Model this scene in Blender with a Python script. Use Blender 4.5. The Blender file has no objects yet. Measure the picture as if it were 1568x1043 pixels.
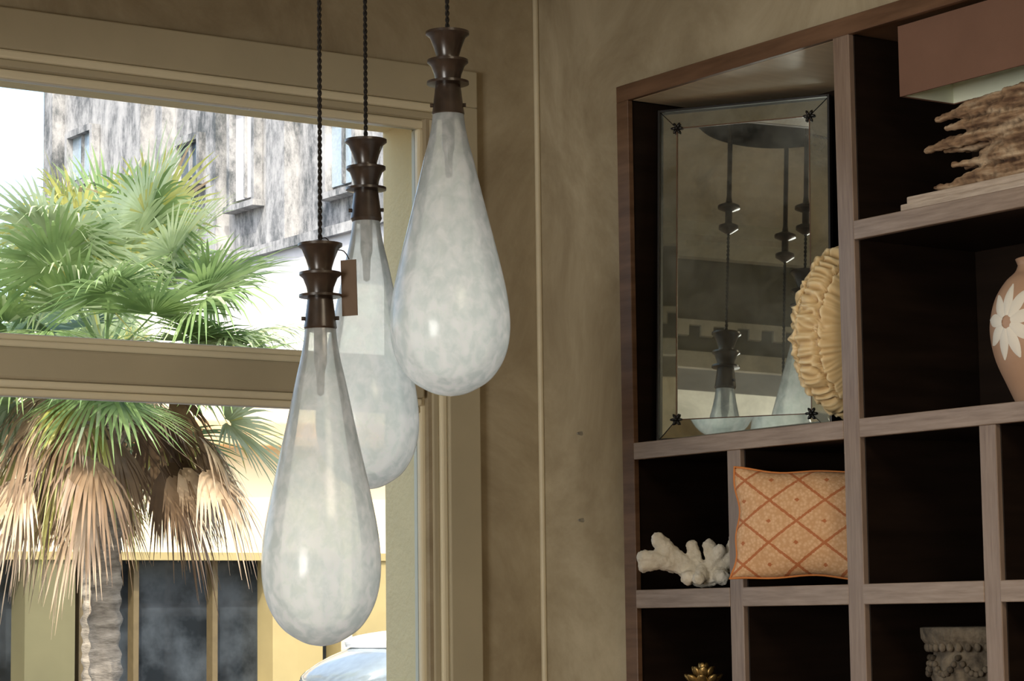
import bpy, bmesh, math, random
from mathutils import Vector, Matrix, noise
random.seed(7)
EYE=1.55
S=bpy.context.scene
COL=S.collection
S.view_settings.view_transform='Standard'

# ------------------------------------------------------------------ materials
def newmat(name):
    m=bpy.data.materials.new(name); m.use_nodes=True
    nt=m.node_tree; nt.nodes.clear()
    out=nt.nodes.new('ShaderNodeOutputMaterial')
    return m,nt,out
def N(nt,t,**kw):
    n=nt.nodes.new(t)
    for k,v in kw.items():
        if k in n.inputs: n.inputs[k].default_value=v
        else: setattr(n,k,v)
    return n
def L(nt,a,b): nt.links.new(a,b)
def ramp(nt,fac,stops):
    r=nt.nodes.new('ShaderNodeValToRGB')
    e=r.color_ramp.elements
    while len(e)<len(stops): e.new(0.5)
    for i,(p,c) in enumerate(stops):
        e[i].position=p; e[i].color=(c[0],c[1],c[2],1)
    L(nt,fac,r.inputs[0]); return r
def coords(nt,scale=(1,1,1),kind='Object',rot=(0,0,0)):
    tc=nt.nodes.new('ShaderNodeTexCoord'); mp=nt.nodes.new('ShaderNodeMapping')
    mp.inputs['Scale'].default_value=scale; mp.inputs['Rotation'].default_value=rot
    L(nt,tc.outputs[kind],mp.inputs[0]); return mp.outputs[0]
def noisy(name,stops,scale=5,detail=6,rough=0.6,spec=0.3,bump=0.0,bscale=None,stretch=(1,1,1),metal=0,dist=0,nrough=0.6,bdist=0.02):
    m,nt,out=newmat(name)
    c=coords(nt,stretch)
    n=N(nt,'ShaderNodeTexNoise'); n.inputs['Scale'].default_value=scale; n.inputs['Detail'].default_value=detail
    n.inputs['Roughness'].default_value=nrough; n.inputs['Distortion'].default_value=dist
    L(nt,c,n.inputs['Vector'])
    r=ramp(nt,n.outputs[0],stops)
    p=N(nt,'ShaderNodeBsdfPrincipled'); p.inputs['Roughness'].default_value=rough
    p.inputs['Specular IOR Level'].default_value=spec; p.inputs['Metallic'].default_value=metal
    L(nt,r.outputs[0],p.inputs['Base Color'])
    if bump>0:
        n2=N(nt,'ShaderNodeTexNoise'); n2.inputs['Scale'].default_value=bscale or scale*4; n2.inputs['Detail'].default_value=6
        L(nt,c,n2.inputs['Vector'])
        b=N(nt,'ShaderNodeBump'); b.inputs['Strength'].default_value=bump; b.inputs['Distance'].default_value=bdist
        L(nt,n2.outputs[0],b.inputs['Height']); L(nt,b.outputs[0],p.inputs['Normal'])
    L(nt,p.outputs[0],out.inputs[0]); return m
def flat(name,col,rough=0.5,spec=0.3,var=0.12,**kw):
    a=tuple(x*(1-var) for x in col); b=tuple(min(1,x*(1+var)) for x in col)
    return noisy(name,[(0.3,a),(0.7,b)],scale=kw.pop('scale',8),rough=rough,spec=spec,**kw)

M={}
M['wall']=noisy('plaster_wall',[(0.28,(0.26,0.205,0.128)),(0.5,(0.385,0.322,0.215)),(0.72,(0.51,0.44,0.31))],scale=2.0,detail=10,rough=0.8,spec=0.15,bump=0.15,bscale=11,dist=1.0,nrough=0.68)
M['trim']=flat('painted_trim',(0.46,0.405,0.28),rough=0.38,spec=0.45,var=0.06,scale=4)
M['sash']=flat('painted_sash',(0.75,0.68,0.49),rough=0.33,spec=0.5,var=0.05,scale=4)
M['ceil']=flat('ceiling_paint',(0.72,0.72,0.63),rough=0.9,var=0.05)
M['floor']=noisy('floor_wood',[(0.3,(0.16,0.09,0.05)),(0.7,(0.28,0.17,0.09))],scale=3,stretch=(1,8,1),rough=0.4)
M['jamb']=flat('stucco_cream',(0.97,0.76,0.40),rough=0.9,var=0.03,bump=0.2,bscale=60)
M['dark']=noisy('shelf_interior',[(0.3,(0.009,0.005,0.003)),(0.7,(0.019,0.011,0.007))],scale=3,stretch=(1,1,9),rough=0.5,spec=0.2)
M['edgeb']=noisy('shelf_brown_wood',[(0.3,(0.10,0.052,0.028)),(0.7,(0.19,0.105,0.060))],scale=4,stretch=(1,1,10),rough=0.4,spec=0.4)
M['edgeh']=noisy('shelf_edge_lit_h',[(0.25,(0.22,0.155,0.115)),(0.75,(0.40,0.305,0.24))],scale=9,stretch=(6,1,14),rough=0.35,spec=0.5)  # window reflection on the shelf fronts put into this paler colour
M['edgev']=noisy('shelf_edge_lit_v',[(0.25,(0.19,0.13,0.097)),(0.75,(0.33,0.245,0.19))],scale=9,stretch=(6,14,1),rough=0.35,spec=0.5)  # divider fronts, likewise paler in colour for the light they catch
M['under']=noisy('shelf_under_lit',[(0.3,(0.50,0.39,0.25)),(0.7,(0.64,0.52,0.36))],scale=5,stretch=(1,6,1),rough=0.4,spec=0.4)  # window light on the underside put into a lighter wood colour
M['black']=flat('black_metal',(0.012,0.011,0.010),rough=0.35,spec=0.5)
M['bronze']=noisy('dark_turned_bronze',[(0.3,(0.022,0.014,0.010)),(0.7,(0.07,0.048,0.035))],scale=20,rough=0.28,spec=0.6)
M['canopy']=flat('blackened_canopy',(0.012,0.010,0.009),rough=0.8,spec=0.1)
M['cord']=flat('black_cord',(0.02,0.017,0.014),rough=0.7)
M['tag']=flat('kraft_tag',(0.16,0.11,0.075),rough=0.8)
M['steel']=flat('steel',(0.5,0.5,0.48),rough=0.3,metal=0.9)

def glass_lamp():
    m,nt,out=newmat('milky_blown_glass')
    n0=N(nt,'ShaderNodeTexNoise'); n0.inputs['Scale'].default_value=42; n0.inputs['Detail'].default_value=6; n0.inputs['Distortion'].default_value=0.35
    L(nt,coords(nt,(1,1,0.7)),n0.inputs['Vector'])
    n1=N(nt,'ShaderNodeTexNoise'); n1.inputs['Scale'].default_value=9; n1.inputs['Detail'].default_value=3
    L(nt,coords(nt),n1.inputs['Vector'])
    r=ramp(nt,n0.outputs[0],[(0.36,(0,0,0)),(0.66,(1,1,1))])
    sep=N(nt,'ShaderNodeSeparateXYZ'); tc=N(nt,'ShaderNodeTexCoord'); L(nt,tc.outputs['Generated'],sep.inputs[0])
    mr=N(nt,'ShaderNodeMapRange'); mr.inputs['From Min'].default_value=0.25; mr.inputs['From Max'].default_value=1.0
    mr.inputs['To Min'].default_value=0.74; mr.inputs['To Max'].default_value=0.46
    L(nt,sep.outputs[2],mr.inputs[0])
    ma=N(nt,'ShaderNodeMath'); ma.operation='MULTIPLY_ADD'; L(nt,r.outputs[0],ma.inputs[0]); ma.inputs[1].default_value=0.14
    L(nt,mr.outputs[0],ma.inputs[2])
    cr=ramp(nt,n0.outputs[0],[(0.36,(0.88,0.92,0.88)),(0.64,(0.99,1.0,0.98))])
    tl=N(nt,'ShaderNodeBsdfTranslucent'); df=N(nt,'ShaderNodeBsdfDiffuse')
    L(nt,cr.outputs[0],tl.inputs[0]); L(nt,cr.outputs[0],df.inputs[0])
    m1=N(nt,'ShaderNodeMixShader'); m1.inputs[0].default_value=0.55
    L(nt,df.outputs[0],m1.inputs[1]); L(nt,tl.outputs[0],m1.inputs[2])
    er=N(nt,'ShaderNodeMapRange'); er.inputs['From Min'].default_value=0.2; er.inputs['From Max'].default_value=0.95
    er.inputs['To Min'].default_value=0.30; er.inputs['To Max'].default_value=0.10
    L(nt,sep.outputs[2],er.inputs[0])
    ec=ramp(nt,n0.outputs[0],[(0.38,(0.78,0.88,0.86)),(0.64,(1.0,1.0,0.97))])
    em=N(nt,'ShaderNodeEmission'); L(nt,ec.outputs[0],em.inputs[0]); L(nt,er.outputs[0],em.inputs[1])  # added glow, stands in for window light scattered in the unlit glass
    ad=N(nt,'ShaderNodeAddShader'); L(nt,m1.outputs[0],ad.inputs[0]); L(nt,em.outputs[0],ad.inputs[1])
    tr=N(nt,'ShaderNodeBsdfTransparent'); tr.inputs[0].default_value=(0.94,0.97,0.94,1)
    m2=N(nt,'ShaderNodeMixShader'); L(nt,ma.outputs[0],m2.inputs[0]); L(nt,tr.outputs[0],m2.inputs[1]); L(nt,ad.outputs[0],m2.inputs[2])
    gl=N(nt,'ShaderNodeBsdfGlossy'); gl.inputs['Roughness'].default_value=0.2
    b=N(nt,'ShaderNodeBump'); b.inputs['Strength'].default_value=0.35; b.inputs['Distance'].default_value=0.01
    L(nt,n1.outputs[0],b.inputs['Height']); L(nt,b.outputs[0],gl.inputs['Normal'])
    fr=N(nt,'ShaderNodeFresnel'); fr.inputs[0].default_value=1.45
    m3=N(nt,'ShaderNodeMixShader'); L(nt,fr.outputs[0],m3.inputs[0]); L(nt,m2.outputs[0],m3.inputs[1]); L(nt,gl.outputs[0],m3.inputs[2])
    L(nt,m3.outputs[0],out.inputs[0]); return m
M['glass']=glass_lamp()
def pane():
    m,nt,out=newmat('window_pane')
    tr=N(nt,'ShaderNodeBsdfTransparent'); tr.inputs[0].default_value=(0.98,0.99,0.98,1)
    gl=N(nt,'ShaderNodeBsdfGlossy'); gl.inputs['Roughness'].default_value=0.02
    fr=N(nt,'ShaderNodeFresnel'); fr.inputs[0].default_value=1.25
    mx=N(nt,'ShaderNodeMixShader'); L(nt,fr.outputs[0],mx.inputs[0]); L(nt,tr.outputs[0],mx.inputs[1]); L(nt,gl.outputs[0],mx.inputs[2])
    L(nt,mx.outputs[0],out.inputs[0]); return m
M['pane']=pane()
def mirror_mat(name,tint,rough):
    m,nt,out=newmat(name)
    c=coords(nt)
    n=N(nt,'ShaderNodeTexNoise'); n.inputs['Scale'].default_value=5; n.inputs['Detail'].default_value=9; n.inputs['Roughness'].default_value=0.65; n.inputs['Distortion'].default_value=0.6; L(nt,c,n.inputs['Vector'])
    r=ramp(nt,n.outputs[0],[(0.32,tuple(x*0.60 for x in tint)),(0.46,tuple(x*0.85 for x in tint)),(0.60,tint)])
    n2=N(nt,'ShaderNodeTexNoise'); n2.inputs['Scale'].default_value=3.2; n2.inputs['Detail'].default_value=8; n2.inputs['Roughness'].default_value=0.7; L(nt,coords(nt,(1,1,1)),n2.inputs['Vector'])
    hz=ramp(nt,n2.outputs[0],[(0.40,(0.03,)*3),(0.65,(0.26,)*3)])
    p=N(nt,'ShaderNodeBsdfPrincipled'); p.inputs['Metallic'].default_value=1; p.inputs['Roughness'].default_value=rough
    d=N(nt,'ShaderNodeBsdfDiffuse'); d.inputs[0].default_value=(0.62,0.66,0.60,1)
    mx=N(nt,'ShaderNodeMixShader'); L(nt,hz.outputs[0],mx.inputs[0]); L(nt,p.outputs[0],mx.inputs[1]); L(nt,d.outputs[0],mx.inputs[2])
    L(nt,r.outputs[0],p.inputs['Base Color']); L(nt,mx.outputs[0],out.inputs[0]); return m
M['mirror']=mirror_mat('antique_mirror',(0.88,0.93,0.85),0.012)
M['mirror2']=mirror_mat('antique_mirror_bevel',(0.70,0.76,0.68),0.02)

# ------------------------------------------------------------------ mesh helpers
def obj(name,me,mats=(),loc=(0,0,0),parent=None):
    o=bpy.data.objects.new(name,me); COL.objects.link(o); o.location=loc
    for m in mats: me.materials.append(m)
    if parent: o.parent=parent
    return o
def empty(name,loc=(0,0,0)):
    o=bpy.data.objects.new(name,None); COL.objects.link(o); o.location=loc; o.empty_display_size=0.05; return o
def bmobj(name,bm,mats,loc=(0,0,0),parent=None,smooth=False):
    me=bpy.data.meshes.new(name); bm.normal_update(); bm.to_mesh(me); bm.free()
    if smooth:
        for p in me.polygons: p.use_smooth=True
    return obj(name,me,mats,loc,parent)
def addbox(bm,x0,x1,y0,y1,z0,z1,mi=0):
    vs=[bm.verts.new(p) for p in [(x0,y0,z0),(x1,y0,z0),(x1,y1,z0),(x0,y1,z0),(x0,y0,z1),(x1,y0,z1),(x1,y1,z1),(x0,y1,z1)]]
    for f in [(0,3,2,1),(4,5,6,7),(0,1,5,4),(1,2,6,5),(2,3,7,6),(3,0,4,7)]:
        fa=bm.faces.new([vs[i] for i in f]); fa.material_index=mi
def boxes(name,lst,mats,bevel=0,parent=None,loc=(0,0,0)):
    bm=bmesh.new()
    for b in lst: addbox(bm,*b)
    o=bmobj(name,bm,mats,loc,parent)
    if bevel:
        md=o.modifiers.new('bev','BEVEL'); md.width=bevel; md.segments=2; md.limit_method='ANGLE'
    return o
def addlathe(bm,prof,segs=48,cx=0,cy=0,mi=0,fn=None):
    rings=[]
    for (r,z) in prof:
        ring=[]
        for i in range(segs):
            a=2*math.pi*i/segs; rr=r*(fn(a,z) if fn else 1)
            ring.append(bm.verts.new((cx+rr*math.cos(a),cy+rr*math.sin(a),z)))
        rings.append(ring)
    for k in range(len(rings)-1):
        for i in range(segs):
            j=(i+1)%segs
            f=bm.faces.new((rings[k][i],rings[k][j],rings[k+1][j],rings[k+1][i])); f.material_index=mi; f.smooth=True
    return rings
def lathe(name,prof,mat,loc=(0,0,0),segs=48,parent=None,fn=None,sharp=False):
    bm=bmesh.new(); addlathe(bm,prof,segs,fn=fn)
    bmesh.ops.recalc_face_normals(bm,faces=bm.faces)
    o=bmobj(name,bm,[mat],loc,parent,smooth=True)
    if sharp:
        md=o.modifiers.new('es','EDGE_SPLIT'); md.split_angle=math.radians(35)
    return o
def interp(pts,n):
    out=[]
    P=[pts[0]]+list(pts)+[pts[-1]]
    for i in range(1,len(P)-2):
        for k in range(n):
            t=k/n
            q=[]
            for c in range(2):
                a,b,d,e=P[i-1][c],P[i][c],P[i+1][c],P[i+2][c]
                q.append(0.5*((2*b)+(-a+d)*t+(2*a-5*b+4*d-e)*t*t+(-a+3*b-3*d+e)*t**3))
            out.append((max(0.0,q[0]),q[1]))
    out.append(pts[-1]); return out
def curve(name,pts,r,mat,parent=None,cyclic=False,loc=(0,0,0),res=2):
    cu=bpy.data.curves.new(name,'CURVE'); cu.dimensions='3D'; cu.bevel_depth=r; cu.bevel_resolution=res
    sp=cu.splines.new('POLY'); sp.points.add(len(pts)-1)
    for i,p in enumerate(pts): sp.points[i].co=(p[0],p[1],p[2],1)
    sp.use_cyclic_u=cyclic
    cu.materials.append(mat)
    o=bpy.data.objects.new(name,cu); COL.objects.link(o); o.location=loc
    if parent: o.parent=parent
    return o

# ------------------------------------------------------------------ room shell
XW=3.742; YW=5.31; CZ=3.30
X0,X1=1.35,3.385
Z0,Z1=0.75,EYE+1.345
T=0.19
boxes('wall_north',[(-3.6,X0,YW,YW+T,0,CZ),(X1,XW+0.5,YW,YW+T,0,CZ),(X0,X1,YW,YW+T,Z1,CZ),(X0,X1,YW,YW+T,0,Z0)],[M['wall']])
YS0,YS1=1.95,4.915
ZT=EYE+1.347
boxes('wall_east',[(XW,XW+0.42,YS1+0.003,YW,0,CZ),(XW,XW+0.42,YS0,YS1+0.003,ZT+0.003,CZ),(XW,XW+0.42,-2.6,YS0-0.003,0,CZ),(4.12,XW+0.42,YS0-0.003,YS1+0.003,0,ZT+0.003)],[M['wall']])
boxes('wall_south',[(-3.6,XW+0.42,-2.8,-2.6,0,CZ)],[M['wall']])
boxes('wall_west',[(-3.8,-3.6,-2.8,0.2,0,CZ),(-3.8,-3.6,2.2,YW+T,0,CZ),(-3.8,-3.6,0.2,2.2,2.6,CZ),(-3.8,-3.6,0.2,2.2,0,0.7)],[M['wall']])
boxes('floor',[(-3.8,XW+0.42,-2.8,YW+T,-0.1,0)],[M['floor']])
boxes('ceiling',[(-3.8,XW+0.42,-2.8,YW+T,CZ,CZ+0.2)],[M['ceil']])
boxes('trim_1',[(-3.6,-3.53,-2.6,YW,CZ-0.12,CZ),(-3.6,-3.56,-2.6,YW,CZ-0.2,CZ-0.12),(-3.6,-3.575,-2.6,YW,CZ-0.45,CZ-0.42)],[M['ceil']],bevel=0.008)
boxes('baseboard_north',[(-3.6,XW,YW-0.02,YW,0,0.14)],[M['trim']],bevel=0.004)
boxes('baseboard_west',[(-3.6,-3.58,-2.6,YW-0.02,0,0.14)],[M['trim']],bevel=0.004)
M['bead']=flat('corner_bead',(0.62,0.55,0.39),rough=0.4,var=0.08)
bm=bmesh.new(); addlathe(bm,[(0.008,0.0),(0.008,CZ)],12)
bmobj('trim_2',bm,[M['bead']],(XW-0.006,YW-0.006,0),smooth=True)
# dropped ceiling beam with mouldings (seen in the mirror)
M['beam']=flat('beam_paint',(0.20,0.20,0.16),rough=0.8,var=0.1,scale=2)
dent=[(1.20,1.225,-2.5+0.09*i,-2.455+0.09*i,CZ-0.40,CZ-0.36,1) for i in range(86)]
boxes('trim_3',[(0.85,1.20,-2.6,YW,CZ-0.52,CZ,0),(1.20,1.32,-2.6,YW,CZ-0.05,CZ,1),(1.20,1.24,-2.6,YW,CZ-0.11,CZ-0.05,1),(1.20,1.23,-2.6,YW,CZ-0.52,CZ-0.46,1),(1.20,1.22,-2.6,YW,CZ-0.36,CZ-0.34,1)]+dent,[M['beam'],M['ceil']])

# ------------------------------------------------------------------ window_1
def window1():
    e=empty('window_1',((X0+X1)/2,YW,1.8))
    def B(n,l,m,b=0.003):
        o=boxes(n,l,[m],bevel=b); o.parent=e; o.matrix_parent_inverse=Matrix.Translation(-Vector(e.location)); return o
    cw=0.098
    zi=EYE+1.340; zt=EYE+1.438; xr=3.436
    B('casing',[(X0-0.05-cw,xr+cw,YW-0.022,YW,zi,zt),(xr,xr+cw,YW-0.022,YW,Z0-0.1,zi),(X0-0.05-cw,X0-0.05,YW-0.022,YW,Z0-0.1,zi)],M['trim'],0.004)
    B('stop',[(X0-0.05,xr,YW-0.014,YW+0.01,zi-0.022,zi),(xr-0.020,xr,YW-0.014,YW+0.01,Z0,zi-0.022),(X0-0.05,X0-0.03,YW-0.014,YW+0.01,Z0,zi-0.022)],M['sash'],0.006)
    B('jamb',[(X0-0.02,xr-0.02,YW-0.004,YW+0.035,zi-0.040,zi-0.022),(xr-0.040,xr-0.02,YW-0.004,YW+0.035,Z0,zi-0.04)],M['trim'],0.004)
    zg=EYE+1.277; xg=3.372
    B('sash_frame',[(X0,xg+0.03,YW+0.018,YW+0.055,zg,zi-0.04),(xg,xg+0.03,YW+0.018,YW+0.055,Z0,zg),(X0,X0+0.04,YW+0.018,YW+0.055,Z0,zg)],M['sash'],0.006)
    ra,rb=EYE+0.528,EYE+0.675
    B('rail',[(X0,xg,YW-0.006,YW+0.045,ra+0.038,rb-0.034)],M['trim'],0.006)
    B('rail_lip',[(X0,xg,YW+0.006,YW+0.05,ra+0.019,ra+0.038),(X0,xg,YW+0.018,YW+0.055,ra,ra+0.019),(X0,xg,YW+0.006,YW+0.05,rb-0.034,rb-0.016),(X0,xg,YW+0.018,YW+0.055,rb-0.016,rb)],M['sash'],0.005)
    B('sill',[(X0-0.1,xr+0.1,YW-0.07,YW+0.06,Z0-0.04,Z0)],M['trim'],0.006)
    B('glass',[(X0,xg,YW+0.034,YW+0.037,Z0,zg)],M['pane'],0)
    B('reveal',[(xg+0.004,xg+0.03,YW+0.056,YW+T+0.01,Z0,zg+0.05),(X0,xg+0.004,YW+0.056,YW+T+0.01,zg+0.02,zg+0.06)],M['jamb'],0)
window1()
w2=boxes('added_window_2',[(-3.62,-3.55,0.1,0.2,0.65,2.7),(-3.62,-3.55,2.2,2.3,0.65,2.7),(-3.62,-3.55,0.2,2.2,2.6,2.7),(-3.66,-3.50,0.1,2.3,0.62,0.70),(-3.68,-3.62,1.17,1.23,0.7,2.6),(-3.68,-3.62,0.2,2.2,1.9,1.96)],[M['trim']],bevel=0.004)  # added west window, lets light in and fills the mirror reflection

# ------------------------------------------------------------------ bookshelf
XF=3.710; XB=4.10
YD=[4.891,4.480,4.066,3.650,3.236,2.822,2.408,1.990]
def shelf():
    L_=[]
    fx=XF+0.016
    zt0,zt1=EYE+1.305,EYE+1.347
    s2=(EYE+0.390,EYE+0.432); s1=(EYE+0.834,EYE+0.877)
    lows=[(EYE+0.021-0.366*k,EYE+0.066-0.366*k) for k in range(4)]
    h=0.0265
    L_.append((XB-0.012,XB,YD[-1]-h,YD[0]+0.024,0.05,zt1,0))
    L_.append((fx,XB-0.012,YD[-1]-h,YD[0]+0.024,zt0+0.004,zt1,1))
    L_.append((XF,fx,YD[-1]-h,YD[0]+0.024,zt0,zt1,1))
    L_.append((fx,XB-0.012,YD[2]+h,YD[0]-0.024,zt0,zt0+0.004,4))
    L_.append((fx,XB-0.012,YD[0]-0.020,YD[0]+0.024,0,zt0,0))
    L_.append((XF,fx,YD[0]-0.024,YD[0]+0.024,0,zt0,1))
    L_.append((fx,XB-0.012,YD[-1]-h,YD[-1]+h,0,zt0,0)); L_.append((XF,fx,YD[-1]-h,YD[-1]+h,0,zt0,1))
    for i in (2,5):
        L_.append((fx,XB-0.012,YD[i]-h,YD[i]+h,0,zt0,0)); L_.append((XF,fx,YD[i]-h,YD[i]+h,0,zt0,3))
    for i in (1,3,4,6):
        hh=0.024
        L_.append((fx,XB-0.012,YD[i]-hh,YD[i]+hh,0,s2[0],0)); L_.append((XF+0.001,fx,YD[i]-hh,YD[i]+hh,0,s2[0],3))
    def hs(z0,z1,ya,yb):
        L_.append((fx,XB-0.012,yb,ya,z0,z1,0)); L_.append((XF-0.001,fx,yb,ya,z0,z1,2))
    segs=[(YD[0]-0.024,YD[2]+h),(YD[2]-h,YD[5]+h),(YD[5]-h,YD[7]+h)]
    for a,b in segs: hs(s2[0],s2[1],a,b)
    for a,b in segs[1:]: hs(s1[0],s1[1],a,b)
    for (z0,z1) in lows:
        for i in range(7): 
            hs(z0,z1,YD[i]-0.0235,YD[i+1]+0.0235)
    L_.append((XF+0.02,XB-0.012,YD[-1],YD[0],0.0,0.1,0))
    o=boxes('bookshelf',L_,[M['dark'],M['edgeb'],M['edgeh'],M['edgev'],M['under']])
    md=o.modifiers.new('b','BEVEL'); md.width=0.0015; md.segments=1; md.limit_method='ANGLE'
shelf()

# ------------------------------------------------------------------ pendants
def pendant(loc,zc,zg,zb,rmax,tilt=(0,0),zrod=None):
    x,y=loc
    root=empty('pendant_lamp',(x,y,EYE+zg))
    Hh=zg-zb
    tp=[(0,.262),(0.05,.29),(0.11,.35),(.17,.425),(.29,.56),(.405,.695),(.52,.83),(.637,.95),(.73,1.0),(.80,.985),(.86,.915),(.91,.79),(.95,.62),(.98,.38),(.994,.2),(1,0.0)]
    prof=interp([(r*rmax,-t*Hh) for t,r in tp],4)
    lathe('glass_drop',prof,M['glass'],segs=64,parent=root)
    hh=zc-zg; k=hh/0.168
    neck=[(0.0,1.0),(0.030,1.0),(0.0436,0.985),(0.0436,0.955),(0.036,0.92),(0.028,0.80),(0.023,0.70),(0.023,0.67),(0.041,0.645),(0.041,0.615),(0.034,0.58),(0.027,0.47),(0.025,0.40),(0.042,0.385),(0.042,0.355),(0.025,0.34),(0.026,0.30),(0.031,0.05),(0.0325,0.0),(0.029,-0.04),(0.0,-0.04)]
    lathe('fitting',[(r*k if r<0.05 else r,z*hh) for r,z in neck],M['bronze'],segs=40,parent=root,sharp=True)
    for sgn in (-1,1):
        bm=bmesh.new(); bmesh.ops.create_cone(bm,segments=10,radius1=0.004,radius2=0.004,depth=0.012,cap_ends=True)
        o=bmobj('screw',bm,[M['bronze']],(sgn*0.031*0.82,-sgn*0.031*0.57,0.018),root); o.rotation_euler=(math.radians(90),0,math.radians(55))
    lathe('socket',[(0.0,-0.005),(0.013,-0.005),(0.013,-0.07),(0.009,-0.085),(0.007,-0.13),(0,-0.135)],M['bronze'],segs=20,parent=root)
    root.rotation_euler=(tilt[0],tilt[1],0)
    zt=zrod-zg
    for ph in (0,math.pi):
        n=int((zt-hh)/0.026*10)
        pts=[]
        for i in range(n+1):
            a=2*math.pi*i/10+ph; pts.append((0.0024*math.cos(a),0.0024*math.sin(a),hh+(zt-hh)*i/n))
        curve('cord',pts,0.0024,M['cord'],root,res=1)
    return root
PD=[((2.382,4.126),.737,.569,-.049,.1155),
    ((2.638,4.375),1.012,.841,.270,.108),
    ((2.700,4.150),1.206,1.032,.449,.1225)]
ZR=1.34
for p in PD:
    r=pendant(p[0],p[1],p[2],p[3],p[4],(0,0),zrod=ZR)
    zt=CZ-0.05-(EYE+p[2])
    z0=ZR-p[2]
    lathe('rod',[(0,z0-0.02),(0.008,z0-0.02),(0.030,z0-0.005),(0.030,z0+0.005),(0.011,z0+0.015),(0.011,z0+0.05),(0.034,z0+0.06),(0.034,z0+0.068),(0.010,z0+0.08),(0.0075,z0+0.10),(0.0075,zt)],M['bronze'],segs=20,parent=r,sharp=True)
lathe('ceiling_canopy',[(0,CZ-0.055),(0.20,CZ-0.055),(0.235,CZ-0.045),(0.25,CZ-0.03),(0.25,CZ)],M['canopy'],(2.572,4.218,0),segs=64)
tg=empty('price_tag',(2.382+0.05,4.126-0.03,EYE+.66))
R=Vector((.8241,-.5664,0)); F=Vector((.5664,.8241,0))
base=Vector((2.382,4.126,EYE))
t0=base+R*0.056+F*0.01
bm=bmesh.new(); addbox(bm,-0.017,0.017,-0.001,0.001,-0.055,0.055)
o=bmobj('card',bm,[M['tag']],(0,0,0)); o.location=t0+Vector((0,0,.648)); o.rotation_euler=(0.05,0,math.radians(-34.5-25))
o.parent=tg; o.matrix_parent_inverse=Matrix.Translation(-tg.location)
pts=[base+Vector((0,0,.741))+R*(-0.006)]
for i in range(12):
    t=i/11; pts.append(base+R*(0.0+0.056*t)+F*(0.01*t)+Vector((0,0,.742+0.006*math.sin(t*9)-0.04*t*t)))
o=curve('string',pts,0.0011,M['cord'],None); o.parent=tg; o.matrix_parent_inverse=Matrix.Translation(-tg.location)

# ------------------------------------------------------------------ mirror
def mirror():
    Mp=Vector((3.85,4.677,EYE+.636)); cam=Vector((0,0,EYE)); neck=Vector((2.638,4.375,EYE+.93))
    n=((cam-Mp).normalized()+(neck-Mp).normalized()).normalized()
    e=Vector((-n.y,n.x,0)).normalized()
    if e.dot(R)<0: e=-e
    up=n.cross(e); 
    if up.z<0: up=-up
    BL=Vector((3.752,4.826,EYE+.4345))
    W,H=0.452,0.852
    mat=Matrix(((e.x,up.x,n.x,BL.x),(e.y,up.y,n.y,BL.y),(e.z,up.z,n.z,BL.z),(0,0,0,1)))
    root=empty('wall_mirror'); root.matrix_world=mat
    f=0.006
    boxes('backing',[(0,W,0,H,-0.018,-0.008,0)],[M['black']],parent=root)
    boxes('frame',[(0,f,0,H,-0.012,0.004),(W-f,W,0,H,-0.012,0.004),(f,W-f,0,f,-0.012,0.004),(f,W-f,H-f,H,-0.012,0.004)],[M['black']],bevel=0.001,parent=root)
    b=0.052
    bm=bmesh.new()
    o0=[(f,f),(W-f,f),(W-f,H-f),(f,H-f)]; i0=[(b,b),(W-b,b),(W-b,H-b),(b,H-b)]
    zo,zi=-0.006,0.002
    for k in range(4):
        j=(k+1)%4
        vs=[bm.verts.new((*o0[k],zo)),bm.verts.new((*o0[j],zo)),bm.verts.new((*i0[j],zi)),bm.verts.new((*i0[k],zi))]
        bm.faces.new(vs)
    bmobj('bevel_border',bm,[M['mirror2']],parent=root)
    bm=bmesh.new(); bm.faces.new([bm.verts.new((p[0],p[1],0.0)) for p in i0])
    bmobj('mirror_pane',bm,[M['mirror']],parent=root)
    g=0.0012
    boxes('joints',[(b-g,b+g,b,H-b,0,0.0035),(W-b-g,W-b+g,b,H-b,0,0.0035),(b,W-b,b-g,b+g,0,0.0035),(b,W-b,H-b-g,H-b+g,0,0.0035)],[M['edgeb']],parent=root)
    for k in range(4):
        curve('corner_joint',[(o0[k][0],o0[k][1],-0.004),(i0[k][0],i0[k][1],0.003)],0.0009,M['black'],root)
        bm=bmesh.new()
        for q in range(6):
            a=q*math.pi/3
            c=Vector((math.cos(a)*0.009,math.sin(a)*0.009,0.005))
            bmesh.ops.create_uvsphere(bm,u_segments=10,v_segments=6,radius=0.0062,matrix=Matrix.Translation(c)@Matrix.Rotation(a,4,'Z')@Matrix.Diagonal((1.25,.6,.5,1)))
        bmesh.ops.create_uvsphere(bm,u_segments=10,v_segments=6,radius=0.005,matrix=Matrix.Translation((0,0,0.007)))
        bmobj('rosette',bm,[M['black']],(i0[k][0],i0[k][1],0),root,smooth=True)
mirror()

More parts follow.
